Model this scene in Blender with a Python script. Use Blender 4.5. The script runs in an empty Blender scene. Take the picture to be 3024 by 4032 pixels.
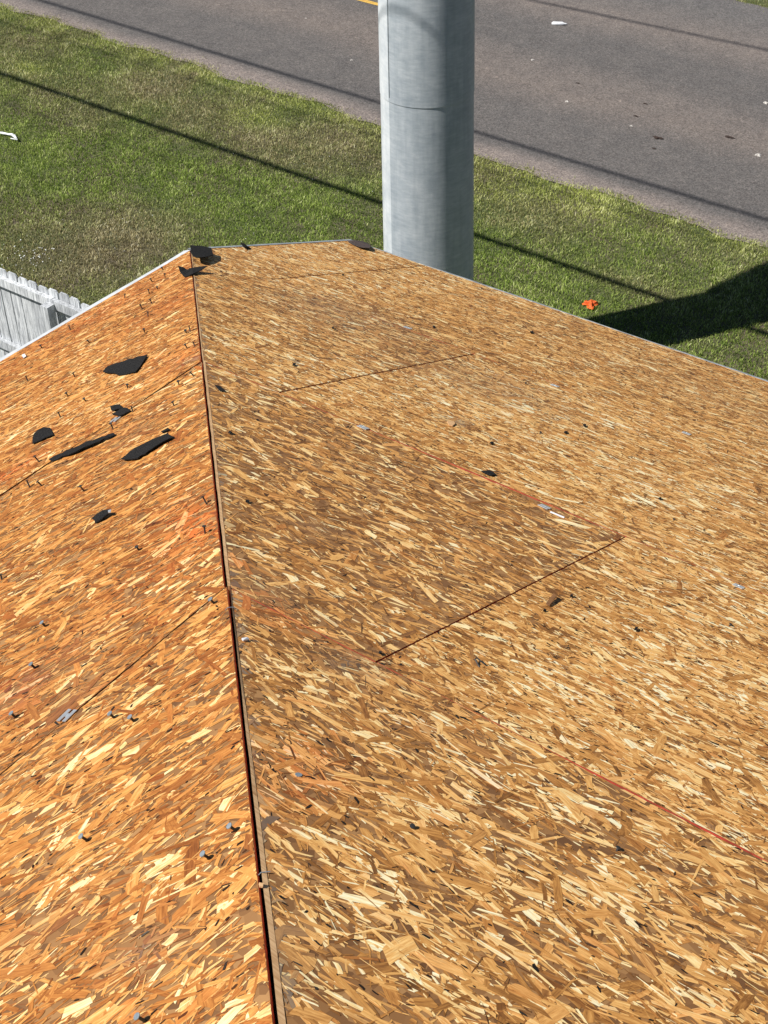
import bpy, bmesh, math, random
import numpy as np
from mathutils import Vector, Matrix
random.seed(7); rng = np.random.default_rng(11)
scene = bpy.context.scene
col = scene.collection

# ---------------------------------------------------------------- camera
CAM = np.array([-3.84281, -3.84651, 2.86974]); YAW, PITCH, ROLL, FPX = 0.935245, 0.678241, -0.013829, 5486.1
TH = 0.376887; CT, ST = math.cos(TH), math.sin(TH)
def cam_axes():
    cy, sy = math.cos(YAW), math.sin(YAW); cp, sp = math.cos(PITCH), math.sin(PITCH)
    F = np.array([sy*cp, cy*cp, -sp]); R = np.array([cy, -sy, 0.]); U = np.cross(R, F)
    cr, sr = math.cos(ROLL), math.sin(ROLL)
    return R*cr+U*sr, -R*sr+U*cr, F
RA, UA, FA = cam_axes()
cd = bpy.data.cameras.new('camera'); cam = bpy.data.objects.new('camera', cd); col.objects.link(cam)
cam.matrix_world = Matrix(((RA[0], UA[0], -FA[0], CAM[0]), (RA[1], UA[1], -FA[1], CAM[1]), (RA[2], UA[2], -FA[2], CAM[2]), (0, 0, 0, 1)))
cd.sensor_fit = 'VERTICAL'; cd.sensor_height = 36; cd.sensor_width = 27
cd.lens = 36*FPX/4032; cd.clip_start = .05; cd.clip_end = 2000
scene.camera = cam

# ---------------------------------------------------------------- sky, sun, exposure
SUN_AZ, SUN_EL = math.radians(302.8), math.radians(51)
w = bpy.data.worlds.new('World'); scene.world = w; w.use_nodes = True
nt = w.node_tree; bg = nt.nodes['Background']
sky = nt.nodes.new('ShaderNodeTexSky'); sky.sky_type = 'NISHITA'; sky.sun_disc = False
sky.sun_elevation = SUN_EL; sky.sun_rotation = SUN_AZ; sky.air_density = .75; sky.dust_density = .2; sky.ozone_density = 1.4
nt.links.new(sky.outputs[0], bg.inputs[0]); bg.inputs[1].default_value = .05
ld = bpy.data.lights.new('sun', 'SUN'); ld.energy = 5.0; ld.angle = math.radians(.5); ld.color = (1, .965, .91)
sun = bpy.data.objects.new('sun', ld); col.objects.link(sun)
S = Vector((math.sin(SUN_AZ)*math.cos(SUN_EL), math.cos(SUN_AZ)*math.cos(SUN_EL), math.sin(SUN_EL)))
sun.rotation_euler = S.to_track_quat('Z', 'Y').to_euler()
vs = scene.view_settings; vs.view_transform = 'Standard'; vs.look = 'None'; vs.exposure = .32; vs.gamma = 1; vs.use_curve_mapping = False

# ---------------------------------------------------------------- geometry of the place
GZ = -5.4                                     # ground level; the corner of the left eave is the origin
ROW = 1.22
def ray(px): return FA+RA*(px[0]-1512)/FPX-UA*(px[1]-2016)/FPX
def ground(px, z=GZ):
    d = ray(px); k = (z-CAM[2])/d[2]; return Vector(CAM+k*d)
def roof_pt(px, side, lift=0.):
    n = np.array([ST, 0, CT]) if side == 'R' else np.array([0, ST, CT])
    d = ray(px); k = (lift-CAM@n)/(d@n); return Vector(CAM+k*d)
def face_xyz(side, t, v, h=0.):               # t along the eave, v up the slope, h off the surface
    if side == 'R': return np.stack([-v*CT+h*ST, t, v*ST+h*CT], -1)
    return np.stack([t, -v*CT+h*ST, v*ST+h*CT], -1)
def face_tv(p, side):
    return (p[1], p[2]/ST) if side == 'R' else (p[0], p[2]/ST)
def nrm(side): return Vector((ST, 0, CT)) if side == 'R' else Vector((0, ST, CT))

# ---------------------------------------------------------------- helpers
def tag(o, label=None, cat=None, group=None, kind=None):
    if label: o['label'] = label
    if cat: o['category'] = cat
    if group: o['group'] = group
    if kind: o['kind'] = kind
    return o
def empty(name, loc=(0, 0, 0)):
    o = bpy.data.objects.new(name, None); o.location = loc; o.empty_display_size = .2; col.objects.link(o); return o
def link(name, me, mats, parent=None, smooth=False):
    o = bpy.data.objects.new(name, me); col.objects.link(o)
    for m in (mats if isinstance(mats, (list, tuple)) else [mats]): me.materials.append(m)
    if parent:
        o.parent = parent; o.matrix_parent_inverse = Matrix.Identity(4)
        q = parent; off = Vector((0, 0, 0))
        while q: off += q.location; q = q.parent
        me.transform(Matrix.Translation(-off))
    if smooth: me.polygons.foreach_set('use_smooth', [True]*len(me.polygons))
    return o
def bm_obj(name, bm, mats, parent=None, smooth=False):
    me = bpy.data.meshes.new(name); bm.normal_update(); bm.to_mesh(me); bm.free()
    return link(name, me, mats, parent, smooth)
def center_origin(o):                         # move a top-level mesh's origin to its own base
    me = o.data; n = len(me.vertices); a = np.empty(n*3); me.vertices.foreach_get('co', a); a = a.reshape(-1, 3)
    c = Vector(((a[:, 0].min()+a[:, 0].max())/2, (a[:, 1].min()+a[:, 1].max())/2, a[:, 2].min()))
    me.transform(Matrix.Translation(-c)); o.location = c
def box(bm, lo, hi, M=None):
    vs_ = [bm.verts.new((x, y, z)) for x in (lo[0], hi[0]) for y in (lo[1], hi[1]) for z in (lo[2], hi[2])]
    if M:
        for v in vs_: v.co = M @ v.co
    for f in ((0, 1, 3, 2), (4, 6, 7, 5), (0, 4, 5, 1), (2, 3, 7, 6), (0, 2, 6, 4), (1, 5, 7, 3)):
        bm.faces.new([vs_[i] for i in f])
    return vs_
def tube(bm, pts, r, n=8, caps=True, mat=0):
    rings = []
    for i, p in enumerate(pts):
        p = Vector(p); a = Vector(pts[max(i-1, 0)]); b = Vector(pts[min(i+1, len(pts)-1)])
        d = (b-a).normalized(); x = d.orthogonal().normalized() if i == 0 else (x-d*x.dot(d)).normalized()
        y = d.cross(x); rr = r[i] if isinstance(r, (list, tuple)) else r
        rings.append([bm.verts.new(p+(x*math.cos(2*math.pi*k/n)+y*math.sin(2*math.pi*k/n))*rr) for k in range(n)])
    for a, b in zip(rings, rings[1:]):
        for k in range(n):
            f = bm.faces.new((a[k], a[(k+1) % n], b[(k+1) % n], b[k])); f.material_index = mat
    if caps:
        bm.faces.new(rings[0][::-1]).material_index = mat; bm.faces.new(rings[-1]).material_index = mat

# ---------------------------------------------------------------- materials
def material(name, rough=.7, metal=0.):
    m = bpy.data.materials.new(name); m.use_nodes = True
    b = m.node_tree.nodes['Principled BSDF']; b.inputs['Roughness'].default_value = rough; b.inputs['Metallic'].default_value = metal
    return m, m.node_tree, b
def node(nt, t, **k):
    n = nt.nodes.new(t)
    for a, v in k.items(): setattr(n, a, v)
    return n
def ramp(nt, fac, stops, interp='LINEAR'):
    r = node(nt, 'ShaderNodeValToRGB'); cr = r.color_ramp; cr.interpolation = interp
    while len(cr.elements) < len(stops): cr.elements.new(.5)
    for e, (p, c) in zip(cr.elements, stops):
        e.position = p; e.color = (*c, 1) if len(c) == 3 else c
    nt.links.new(fac, r.inputs[0]); return r.outputs[0]
def noise(nt, scale, detail=4, vec=None, rough=.5, dist=0.):
    n = node(nt, 'ShaderNodeTexNoise'); n.inputs['Scale'].default_value = scale; n.inputs['Detail'].default_value = detail
    n.inputs['Roughness'].default_value = rough; n.inputs['Distortion'].default_value = dist
    if vec is not None: nt.links.new(vec, n.inputs['Vector'])
    return n.outputs['Fac']
def coord(nt, scale=None, kind='Object', rot=None):
    tc = node(nt, 'ShaderNodeTexCoord').outputs[kind]
    if scale is None and rot is None: return tc
    mp = node(nt, 'ShaderNodeMapping')
    if scale: mp.inputs['Scale'].default_value = scale
    if rot: mp.inputs['Rotation'].default_value = rot
    nt.links.new(tc, mp.inputs['Vector']); return mp.outputs[0]
def geo_pos(nt): return node(nt, 'ShaderNodeNewGeometry').outputs['Position']
def mix(nt, fac, a, b, mode='MIX'):
    m = node(nt, 'ShaderNodeMix', data_type='RGBA', blend_type=mode)
    for s, v in ((m.inputs[0], fac), (m.inputs[6], a), (m.inputs[7], b)):
        if hasattr(v, 'links') or hasattr(v, 'is_linked'): nt.links.new(v, s)
        elif isinstance(v, (int, float)): s.default_value = v
        else: s.default_value = (*v, 1)
    return m.outputs[2]
def bump(nt, h, b, strength=.4, dist=.002):
    n = node(nt, 'ShaderNodeBump'); n.inputs['Strength'].default_value = strength; n.inputs['Distance'].default_value = dist
    nt.links.new(h, n.inputs['Height']); nt.links.new(n.outputs[0], b.inputs['Normal'])
def attr(nt, name):
    return node(nt, 'ShaderNodeAttribute', attribute_name=name)

def mat_strand(name, stops, redc, rough=.55):
    m, nt, b = material(name, rough)
    a = attr(nt, 'tone')
    uv = node(nt, 'ShaderNodeUVMap', uv_map='grain').outputs[0]
    mp0 = node(nt, 'ShaderNodeMapping'); mp0.inputs['Scale'].default_value = (30, 170, 1); nt.links.new(uv, mp0.inputs['Vector'])
    w0 = node(nt, 'ShaderNodeMath', operation='MULTIPLY_ADD'); nt.links.new(noise(nt, 1, 4, mp0.outputs[0], .7, .3), w0.inputs[0]); w0.inputs[1].default_value = .62; w0.inputs[2].default_value = -.31
    ad = node(nt, 'ShaderNodeMath', operation='ADD'); ad.use_clamp = True; nt.links.new(a.outputs['Fac'], ad.inputs[0])
    ml = node(nt, 'ShaderNodeMath', operation='MULTIPLY'); mr_ = node(nt, 'ShaderNodeMapRange'); nt.links.new(a.outputs['Fac'], mr_.inputs[0]); mr_.inputs[1].default_value = .06; mr_.inputs[2].default_value = .2
    nt.links.new(w0.outputs[0], ml.inputs[0]); nt.links.new(mr_.outputs[0], ml.inputs[1]); nt.links.new(ml.outputs[0], ad.inputs[1])
    base = ramp(nt, ad.outputs[0], stops)
    mp = node(nt, 'ShaderNodeMapping'); mp.inputs['Scale'].default_value = (16, 300, 1); nt.links.new(uv, mp.inputs['Vector'])
    g = noise(nt, 1, 3, mp.outputs[0], .65)
    gr = ramp(nt, g, [(.30, (.50, .40, .32)), (.47, (.88, .84, .8)), (.6, (1, 1, 1)), (.75, (1.15, 1.16, 1.18))])
    c = mix(nt, .8, base, gr, 'MULTIPLY')
    s = attr(nt, 'stain'); c = mix(nt, s.outputs['Fac'], c, mix(nt, 1., c, redc, 'MULTIPLY'))
    gm = attr(nt, 'grime'); c = mix(nt, gm.outputs['Fac'], c, (.17, .145, .115))
    nt.links.new(c, b.inputs['Base Color']); bump(nt, g, b, .35, .0006)
    b.inputs['Specular IOR Level'].default_value = .3
    return m
M = {}
M['strand_right'] = mat_strand('osb_strands_right', [(0, (.012, .009, .007)), (.05, (.10, .045, .016)), (.25, (.26, .108, .026)), (.46, (.58, .275, .072)), (.66, (.86, .49, .16)), (.84, (.98, .73, .33)), (1, (.99, .93, .62))], (1.0, .5, .4))
M['strand_left'] = mat_strand('osb_strands_left', [(0, (.012, .008, .006)), (.05, (.12, .04, .012)), (.25, (.29, .094, .021)), (.48, (.52, .205, .047)), (.70, (.74, .37, .10)), (.9, (.90, .61, .25)), (1, (.97, .80, .44))], (1.0, .42, .3))
def mat_base():
    m, nt, b = material('osb_core', .7)
    v = node(nt, 'ShaderNodeTexVoronoi'); v.inputs['Scale'].default_value = 1
    mp = node(nt, 'ShaderNodeMapping'); mp.inputs['Scale'].default_value = (50, 50, 50); nt.links.new(geo_pos(nt), mp.inputs['Vector'])
    nt.links.new(mp.outputs[0], v.inputs['Vector'])
    c = ramp(nt, v.outputs['Color'], [(0, (.13, .055, .018)), (.5, (.26, .12, .038)), (1, (.42, .22, .08))])
    nt.links.new(c, b.inputs['Base Color']); return m
M['core'] = mat_base()
m, nt, b = material('sealed_edge', .6)
nt.links.new(ramp(nt, noise(nt, 60, 4, geo_pos(nt)), [(.3, (.20, .022, .012)), (.7, (.48, .055, .028))]), b.inputs['Base Color']); M['edge'] = m
m, nt, b = material('raw_lumber', .65)
g = noise(nt, 1, 4, coord(nt, (14, 14, 14)), .6, .4)
v = geo_pos(nt); mp = node(nt, 'ShaderNodeMapping'); mp.inputs['Rotation'].default_value = (0, 0, math.radians(-45)); mp.inputs['Scale'].default_value = (260, 9, 9); nt.links.new(v, mp.inputs['Vector'])
g2 = noise(nt, 1, 3, mp.outputs[0], .6, .5)
c = mix(nt, .5, ramp(nt, g, [(.3, (.50, .26, .10)), (.7, (.78, .50, .25))]), ramp(nt, g2, [(.3, (.36, .17, .06)), (.6, (.86, .56, .30))]))
nt.links.new(c, b.inputs['Base Color']); M['lumber'] = m
def mat_metal(name, lo, hi, rough=.45, metal=.3, sc=9):
    m, nt, b = material(name, rough, metal)
    n = noise(nt, sc, 6, geo_pos(nt), .6)
    nt.links.new(ramp(nt, n, [(.3, lo), (.7, hi)]), b.inputs['Base Color']); bump(nt, n, b, .15, .002); return m
M['drip_white'] = mat_metal('painted_drip_edge', (.50, .53, .56), (.80, .82, .84), .4, .1, 16)
M['drip_grey'] = mat_metal('galvanised_drip_edge', (.26, .29, .31), (.52, .55, .56), .45, .25, 14)
M['clip'] = mat_metal('clip_steel', (.5, .53, .56), (.75, .78, .8), .32, .6, 80)
M['nail'] = mat_metal('nail_steel', (.015, .014, .014), (.05, .05, .05), .6, .2, 80)
M['nail_head'] = mat_metal('nail_head_steel', (.22, .27, .30), (.42, .47, .5), .4, .5, 80)
def mat_felt():
    m, nt, b = material('roofing_felt', .95)
    n = noise(nt, 420, 2, geo_pos(nt));
    c = mix(nt, .3, ramp(nt, n, [(.42, (.005, .005, .006)), (.70, (.050, .048, .047))]), (.014, .013, .012))
    nt.links.new(c, b.inputs['Base Color']); b.inputs['Specular IOR Level'].default_value = .15; bump(nt, n, b, .6, .001); return m
M['felt'] = mat_felt()
m, nt, b = material('brown_shingle', .85)
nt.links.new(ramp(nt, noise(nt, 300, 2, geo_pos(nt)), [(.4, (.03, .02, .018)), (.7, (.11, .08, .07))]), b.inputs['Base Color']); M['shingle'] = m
# galvanised pole
def mat_pole(name, ramp_cols):
    m, nt, b = material(name, .55, .12)
    p = geo_pos(nt)
    mp = node(nt, 'ShaderNodeMapping'); mp.inputs['Scale'].default_value = (7, 7, 40); nt.links.new(p, mp.inputs['Vector'])
    n1 = noise(nt, 1, 8, mp.outputs[0], .68, .3)
    n2 = noise(nt, 5, 6, p, .7)
    mp2 = node(nt, 'ShaderNodeMapping'); mp2.inputs['Scale'].default_value = (14, 14, 1.2); nt.links.new(p, mp2.inputs['Vector'])
    n3 = noise(nt, 1, 5, mp2.outputs[0], .6)
    a = ramp(nt, n1, ramp_cols)
    bb = ramp(nt, n2, [(.35, (.78, .81, .84)), (.6, (1, 1, 1))])
    c = mix(nt, .9, a, bb, 'MULTIPLY'); c = mix(nt, .5, c, ramp(nt, n3, [(.35, (.74, .76, .78)), (.55, (1, 1, 1))]), 'MULTIPLY')
    nt.links.new(c, b.inputs['Base Color']); bump(nt, n1, b, .1, .004)
    nt.links.new(ramp(nt, n2, [(.3, (.42, .42, .42)), (.7, (.62, .62, .62))]), b.inputs['Roughness'])
    return m
M['pole'] = mat_pole('galvanised_steel', [(.3, (.40, .44, .47)), (.5, (.47, .51, .54)), (.68, (.55, .58, .605))])
M['pole_pale'] = mat_pole('pale_steel', [(.3, (.68, .72, .75)), (.5, (.74, .77, .79)), (.68, (.80, .82, .83))])  # paler version of the pole steel, for the strip beside the weld seam
def mat_fence():
    m, nt, b = material('weathered_fence_wood', .85)
    oi = node(nt, 'ShaderNodeObjectInfo').outputs['Random']
    mp = node(nt, 'ShaderNodeMapping'); mp.inputs['Scale'].default_value = (60, 60, 3.2); nt.links.new(geo_pos(nt), mp.inputs['Vector'])
    n = noise(nt, 1, 6, mp.outputs[0], .65, 1.2)
    c = ramp(nt, n, [(.32, (.20, .21, .22)), (.48, (.52, .54, .56)), (.62, (.82, .84, .85))])
    c = mix(nt, .6, c, ramp(nt, oi, [(0, (.5, .51, .53)), (1, (1, 1, 1))]), 'MULTIPLY')
    c = mix(nt, .5, c, ramp(nt, noise(nt, 9, 4, geo_pos(nt)), [(.35, (.6, .6, .6)), (.6, (1, 1, 1))]), 'MULTIPLY')
    nt.links.new(c, b.inputs['Base Color']); bump(nt, n, b, .4, .003); return m
M['fence'] = mat_fence()
def mat_ground():
    m, nt, b = material('lawn_soil', .95)
    p = geo_pos(nt)
    a = ramp(nt, noise(nt, 55, 5, p, .7), [(.3, (.03, .045, .012)), (.55, (.09, .11, .035)), (.75, (.20, .20, .09))])
    c = mix(nt, ramp(nt, noise(nt, .8, 5, p, .6), [(.4, (0, 0, 0)), (.62, (1, 1, 1))]), a, ramp(nt, noise(nt, 70, 4, p, .7), [(.3, (.045, .038, .022)), (.7, (.16, .13, .08))]))
    nt.links.new(c, b.inputs['Base Color']); bump(nt, noise(nt, 40, 4, p), b, .6, .02); return m
M['ground'] = mat_ground()
def mat_road():
    m, nt, b = material('asphalt', .9)
    p = geo_pos(nt); sep = node(nt, 'ShaderNodeSeparateXYZ')
    mp = node(nt, 'ShaderNodeMapping'); mp.inputs['Rotation'].default_value = (0, 0, math.radians(2.5)); nt.links.new(p, mp.inputs['Vector']); nt.links.new(mp.outputs[0], sep.inputs[0])
    wob = node(nt, 'ShaderNodeMath', operation='MULTIPLY_ADD'); nt.links.new(noise(nt, .35, 3, p), wob.inputs[0]); wob.inputs[1].default_value = .7; nt.links.new(sep.outputs[0], wob.inputs[2])
    mr = node(nt, 'ShaderNodeMapRange'); nt.links.new(wob.outputs[0], mr.inputs[0]); mr.inputs[1].default_value = 11; mr.inputs[2].default_value = 20.5
    pk, gr = (.24, .205, .187), (.122, .114, .109)
    band = ramp(nt, mr.outputs[0], [(0, pk), (.085, (.23, .197, .178)), (.115, gr), (.25, (.128, .119, .113)), (.33, (.176, .152, .136)), (.40, (.166, .146, .133)), (.47, gr), (.56, (.126, .118, .113)), (.66, (.186, .161, .145)), (.80, (.134, .128, .124)), (.93, (.15, .142, .139)), (1, (.20, .19, .187))])
    sp = ramp(nt, noise(nt, 42, 4, p, .9), [(.34, (.35, .34, .33)), (.5, (.95, .95, .95)), (.66, (1.75, 1.7, 1.65))])
    c = mix(nt, 1., band, sp, 'MULTIPLY')
    vo = node(nt, 'ShaderNodeTexVoronoi'); vo.inputs['Scale'].default_value = 24; nt.links.new(p, vo.inputs['Vector'])
    c = mix(nt, .55, c, ramp(nt, vo.outputs['Color'], [(0, (.55, .5, .48)), (.6, (1, 1, 1)), (.93, (1.15, 1.1, 1.05)), (1, (2.1, 2.0, 1.9))]), 'MULTIPLY')
    c = mix(nt, .6, c, ramp(nt, noise(nt, 2.2, 5, p, .65), [(.35, (.82, .82, .83)), (.62, (1.12, 1.1, 1.08))]), 'MULTIPLY')
    nt.links.new(c, b.inputs['Base Color']); bump(nt, noise(nt, 90, 3, p, .8), b, .7, .012); return m
M['road'] = mat_road()
m, nt, b = material('yellow_road_paint', .7)
nt.links.new(ramp(nt, noise(nt, 30, 4, geo_pos(nt), .7), [(.3, (.4, .24, .05)), (.6, (.72, .45, .09))]), b.inputs['Base Color']); M['yellow'] = m
def mat_grass():
    m, nt, b = material('grass_blades', .6)
    t = attr(nt, 'tone').outputs['Fac']; d = attr(nt, 'dry').outputs['Fac']
    g = ramp(nt, t, [(0, (.075, .125, .022)), (.5, (.245, .35, .058)), (.85, (.46, .55, .14)), (1, (.70, .74, .34))])
    s = ramp(nt, t, [(0, (.15, .12, .06)), (.5, (.38, .32, .17)), (.85, (.64, .56, .34)), (1, (.85, .80, .56))])
    y = ramp(nt, t, [(0, (.22, .28, .045)), (.5, (.50, .56, .12)), (1, (.88, .88, .42))])
    c = mix(nt, d, g, s); c = mix(nt, attr(nt, 'lime').outputs['Fac'], c, y)
    nt.links.new(c, b.inputs['Base Color']); b.inputs['Specular IOR Level'].default_value = .25
    tr = node(nt, 'ShaderNodeBsdfTranslucent'); nt.links.new(c, tr.inputs[0])
    ms = node(nt, 'ShaderNodeMixShader'); ms.inputs[0].default_value = .3
    out = nt.nodes['Material Output']; nt.links.new(b.outputs[0], ms.inputs[1]); nt.links.new(tr.outputs[0], ms.inputs[2]); nt.links.new(ms.outputs[0], out.inputs[0])
    return m
M['grass'] = mat_grass()
def flat(name, c, rough=.6, metal=0., var=.25, sc=40):
    m, nt, b = material(name, rough, metal)
    nt.links.new(ramp(nt, noise(nt, sc, 4, geo_pos(nt)), [(.3, tuple(x*(1-var) for x in c)), (.7, tuple(min(1, x*(1+var)) for x in c))]), b.inputs['Base Color']); return m
M['orange'] = flat('orange_cloth', (.85, .14, .02), .7)
M['white'] = flat('white_plastic', (.75, .76, .78), .35, 0, .12)
M['paint'] = flat('trim_paint', (.62, .63, .62), .6, 0, .08)
M['siding'] = flat('siding_paint', (.45, .43, .39), .7, 0, .06)
M['cable'] = flat('black_cable', (.02, .02, .02), .6)
M['leaf'] = flat('dead_leaf', (.035, .02, .015), .8)
M['stone'] = flat('pale_stone', (.55, .52, .48), .8)
M['glass'] = flat('window_glass', (.03, .04, .05), .08, 0, .1, 2)
M['petal'] = flat('white_petals', (.8, .8, .76), .6, 0, .05)
M['wood_chip'] = flat('brown_wood_chip', (.20, .09, .03), .8)

# ---------------------------------------------------------------- ground, road
def sheet(name, pts, z, mat):
    bm = bmesh.new(); bm.faces.new([bm.verts.new((x, y, z)) for x, y in pts]); o = bm_obj(name, bm, mat); tag(o, kind='structure'); return o
sheet('ground', [(-400, -400), (400, -400), (400, 400), (-400, 400)], GZ, M['ground'])
def near_edge(y): return 11.25+.0435*y
def far_edge(y): return 19.0+.0435*y
def wob(y, s=0): return .05*np.sin(y*2.3+s)+.035*np.sin(y*5.1+1.3+s)+.02*np.sin(y*11.7+s*2)
ys = np.concatenate([[-300, -100, -40], np.arange(-10, 32, .12), [60, 120, 300]])
bm = bmesh.new(); pv = None
for y in ys:
    a = bm.verts.new((near_edge(y)+wob(y), y, GZ+.012)); c_ = bm.verts.new((far_edge(y)+wob(y, 2), y, GZ+.012))
    if pv: bm.faces.new((pv[0], pv[1], c_, a))
    pv = (a, c_)
tag(bm_obj('road', bm, M['road']), kind='structure')
# yellow dashed centre line, one dash just in frame
ye = ground((1430, 5)).x-.0435*ground((1430, 5)).y
bm = bmesh.new()
y_end = ground((1530, 27)).y
for k in range(-5, 9):
    y0 = y_end+k*12.2
    bm.faces.new([bm.verts.new((ye+.0435*y+q*.055, y, GZ+.016)) for y, q in ((y0, -1), (y0, 1), (y0+3.05, 1), (y0+3.05, -1))])
tag(bm_obj('road_centre_line', bm, M['yellow']), kind='structure')

# ---------------------------------------------------------------- grass blades (one mass)
def vnoise(x, y, sc, seed):
    r = np.random.default_rng(seed); T = r.random((64, 64))
    X, Y = x*sc, y*sc; i, j = np.floor(X).astype(int), np.floor(Y).astype(int); fx, fy = X-i, Y-j
    fx, fy = fx*fx*(3-2*fx), fy*fy*(3-2*fy); g = lambda a, b_: T[a % 64, b_ % 64]
    return (g(i, j)*(1-fx)+g(i+1, j)*fx)*(1-fy)+(g(i, j+1)*(1-fx)+g(i+1, j+1)*fx)*fy
def fbm(x, y, sc, seed): return (vnoise(x, y, sc, seed)+.5*vnoise(x, y, sc*2.1, seed+1)+.25*vnoise(x, y, sc*4.3, seed+2))/1.75
DRY = [((620, 330), .9, .55, .6), ((760, 450), .7, .5, .5), ((1250, 560), .4, .6, .3), ((250, 960), 1.7, 1.1, 1.05), ((560, 900), .9, .8, .6), ((80, 300), .9, 1.5, .5), ((1080, 640), .6, 1.2, .5), ((2080, 830), .5, .9, .5),
       ((2480, 1120), .35, .8, .45), ((950, 520), .6, 1.6, .45), ((300, 470), .5, 1.2, .35)]
LIME = [((1000, 460), .30, .45, .9), ((120, 270), .22, .35, .8), ((60, 610), .5, .8, .25), ((2250, 800), .5, 1.0, .5), ((1900, 760), .3, .5, .4)]
GREEN = [((300, 650), 1.0, 2.2, .6), ((1150, 900), 1.0, 1.6, .6), ((900, 700), .7, 1.2, .4), ((2000, 1120), .6, 1.2, .5)]
def blobs(x, y, L):
    s = np.zeros_like(x)
    for px, rx, ry, k in L:
        c = ground(px); s += k*np.exp(-((x-c.x)/rx)**2-((y-c.y)/ry)**2)
    return s
def grass(name, n, xr, yr, keep, hs, label=None):
    x = rng.uniform(*xr, n); y = rng.uniform(*yr, n); k = keep(x, y); x, y = x[k], y[k]; n = len(x)
    cl = fbm(x, y, 3.1, 5); d_ = near_edge(y)-x
    dry = .42*(fbm(x, y, .55, 20)-.40)*2+blobs(x, y, DRY)-blobs(x, y, GREEN)+.34*np.exp(-np.maximum(d_, 0)/.8)+.22*np.exp(-(np.maximum(d_, 0)/2.6)**2)
    dry = np.clip(dry*.9+rng.normal(0, .22, n)+.5*(fbm(x, y, 2.2, 33)-.5), 0, 1)
    lime = np.clip(blobs(x, y, LIME)+.55*np.exp(-((d_-.10)/.30)**2)*(vnoise(x, y, 4, 9) > .3)+rng.normal(0, .10, n), 0, 1)
    h = rng.uniform(.014, .042, n)*(.3+1.1*cl+.5*fbm(x, y, 8, 90))*hs; wd = rng.uniform(.0028, .006, n)
    a = rng.uniform(0, 2*np.pi, n); lean = rng.uniform(.1, .95, n)*h*1.2; b_ = rng.uniform(0, 2*np.pi, n)
    z0 = np.full(n, GZ); V = np.empty((n, 5, 3))
    dx, dy = np.cos(a)*wd, np.sin(a)*wd
    V[:, 0] = np.stack([x-dx, y-dy, z0], 1); V[:, 1] = np.stack([x+dx, y+dy, z0], 1)
    mx, my = x+np.cos(b_)*lean*.35, y+np.sin(b_)*lean*.35
    V[:, 2] = np.stack([mx+dx*.8, my+dy*.8, z0+h*.62], 1); V[:, 4] = np.stack([mx-dx*.8, my-dy*.8, z0+h*.62], 1)
    V[:, 3] = np.stack([x+np.cos(b_)*lean, y+np.sin(b_)*lean, z0+h*.95], 1)
    me = bpy.data.meshes.new(name); me.vertices.add(n*5); me.vertices.foreach_set('co', V.ravel())
    quad = np.arange(n)[:, None]*5; idx = np.concatenate([quad+0, quad+1, quad+2, quad+4, quad+4, quad+2, quad+3], 1)
    me.loops.add(n*7); me.loops.foreach_set('vertex_index', idx.ravel())
    st = np.stack([np.arange(n)*7, np.arange(n)*7+4], 1).ravel(); me.polygons.add(n*2); me.polygons.foreach_set('loop_start', st)
    me.update(calc_edges=True); me.polygons.foreach_set('use_smooth', np.zeros(n*2, bool))
    t = np.clip(rng.beta(1.8, 2.2, n)+.55*(cl-.5)+.5*(fbm(x, y, 7.5, 15)-.5), 0, 1)
    for nm, val in (('tone', t), ('dry', dry), ('lime', lime)):
        at = me.attributes.new(nm, 'FLOAT', 'FACE'); at.data.foreach_set('value', np.repeat(val, 2).astype(np.float32))
    return link(name, me, M['grass'])
def edge_keep(x, y):
    return (x < near_edge(y)+wob(y)+.02+.10*(vnoise(x*3, y, 3.2, 77)**2)+rng.exponential(.035, len(x)))
g1 = grass('grass', 760000, (3.2, 12.7), (-1.5, 18.5), edge_keep, 1.)
tag(g1, 'mown green and straw coloured lawn between the fence and the road', 'grass', kind='stuff')
g2 = grass('grass', 60000, (18.7, 22.5), (1, 9), lambda x, y: x > far_edge(y)+wob(y, 2)-.02-rng.exponential(.05, len(x)), 1.)
tag(g2, 'strip of green grass on the far side of the road', 'grass', kind='stuff')

# ---------------------------------------------------------------- house
house = empty('house', (-5.6, -7, GZ))
tag(house, 'house whose hipped roof is bare strand board with felt scraps and nails left on it', 'house')
# the slot along the hip: its left and right sides, and the width of the pale board edge beside it, as they step from row to row
def slot(v):
    v = np.asarray(v, float); lo = np.where(v < ROW, -.006, np.where(v < 2*ROW, -.006, -.001)); hi = np.where(v < ROW, 0., np.where(v < 2*ROW, .0015, .0065))
    bw = np.where(v < ROW, .006, np.where(v < 2*ROW, .0095, .0025+.0105*np.clip((v-2*ROW)/.95, 0, 1)))
    return lo, hi, bw*.78
def hipv(side, v):
    lo, hi, bw = slot(v)
    return -np.asarray(v)*CT-1.4142*(-lo if side == 'L' else hi+bw)
STAIN_L = [((800, 2080), .10, .12, .5), ((735, 1400), .2, .12, .35), ((30, 2740), .12, .08, .45), ((60, 1850), .12, .05, .7), ((400, 1230), .5, .12, .35), ((700, 1180), .25, .12, .35), ((740, 2000), .1, .1, .4), ((600, 2280), .25, .1, .2)]
STAIN_R = [((930, 2220), .07, .03, .4), ((960, 2420), .08, .03, .35), ((1030, 2380), .10, .05, .5), ((1300, 2530), .14, .03, .25), ((900, 2180), .04, .04, .3), ((1200, 3000), .1, .1, .35), ((1010, 3150), .08, .2, .3)]
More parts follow.
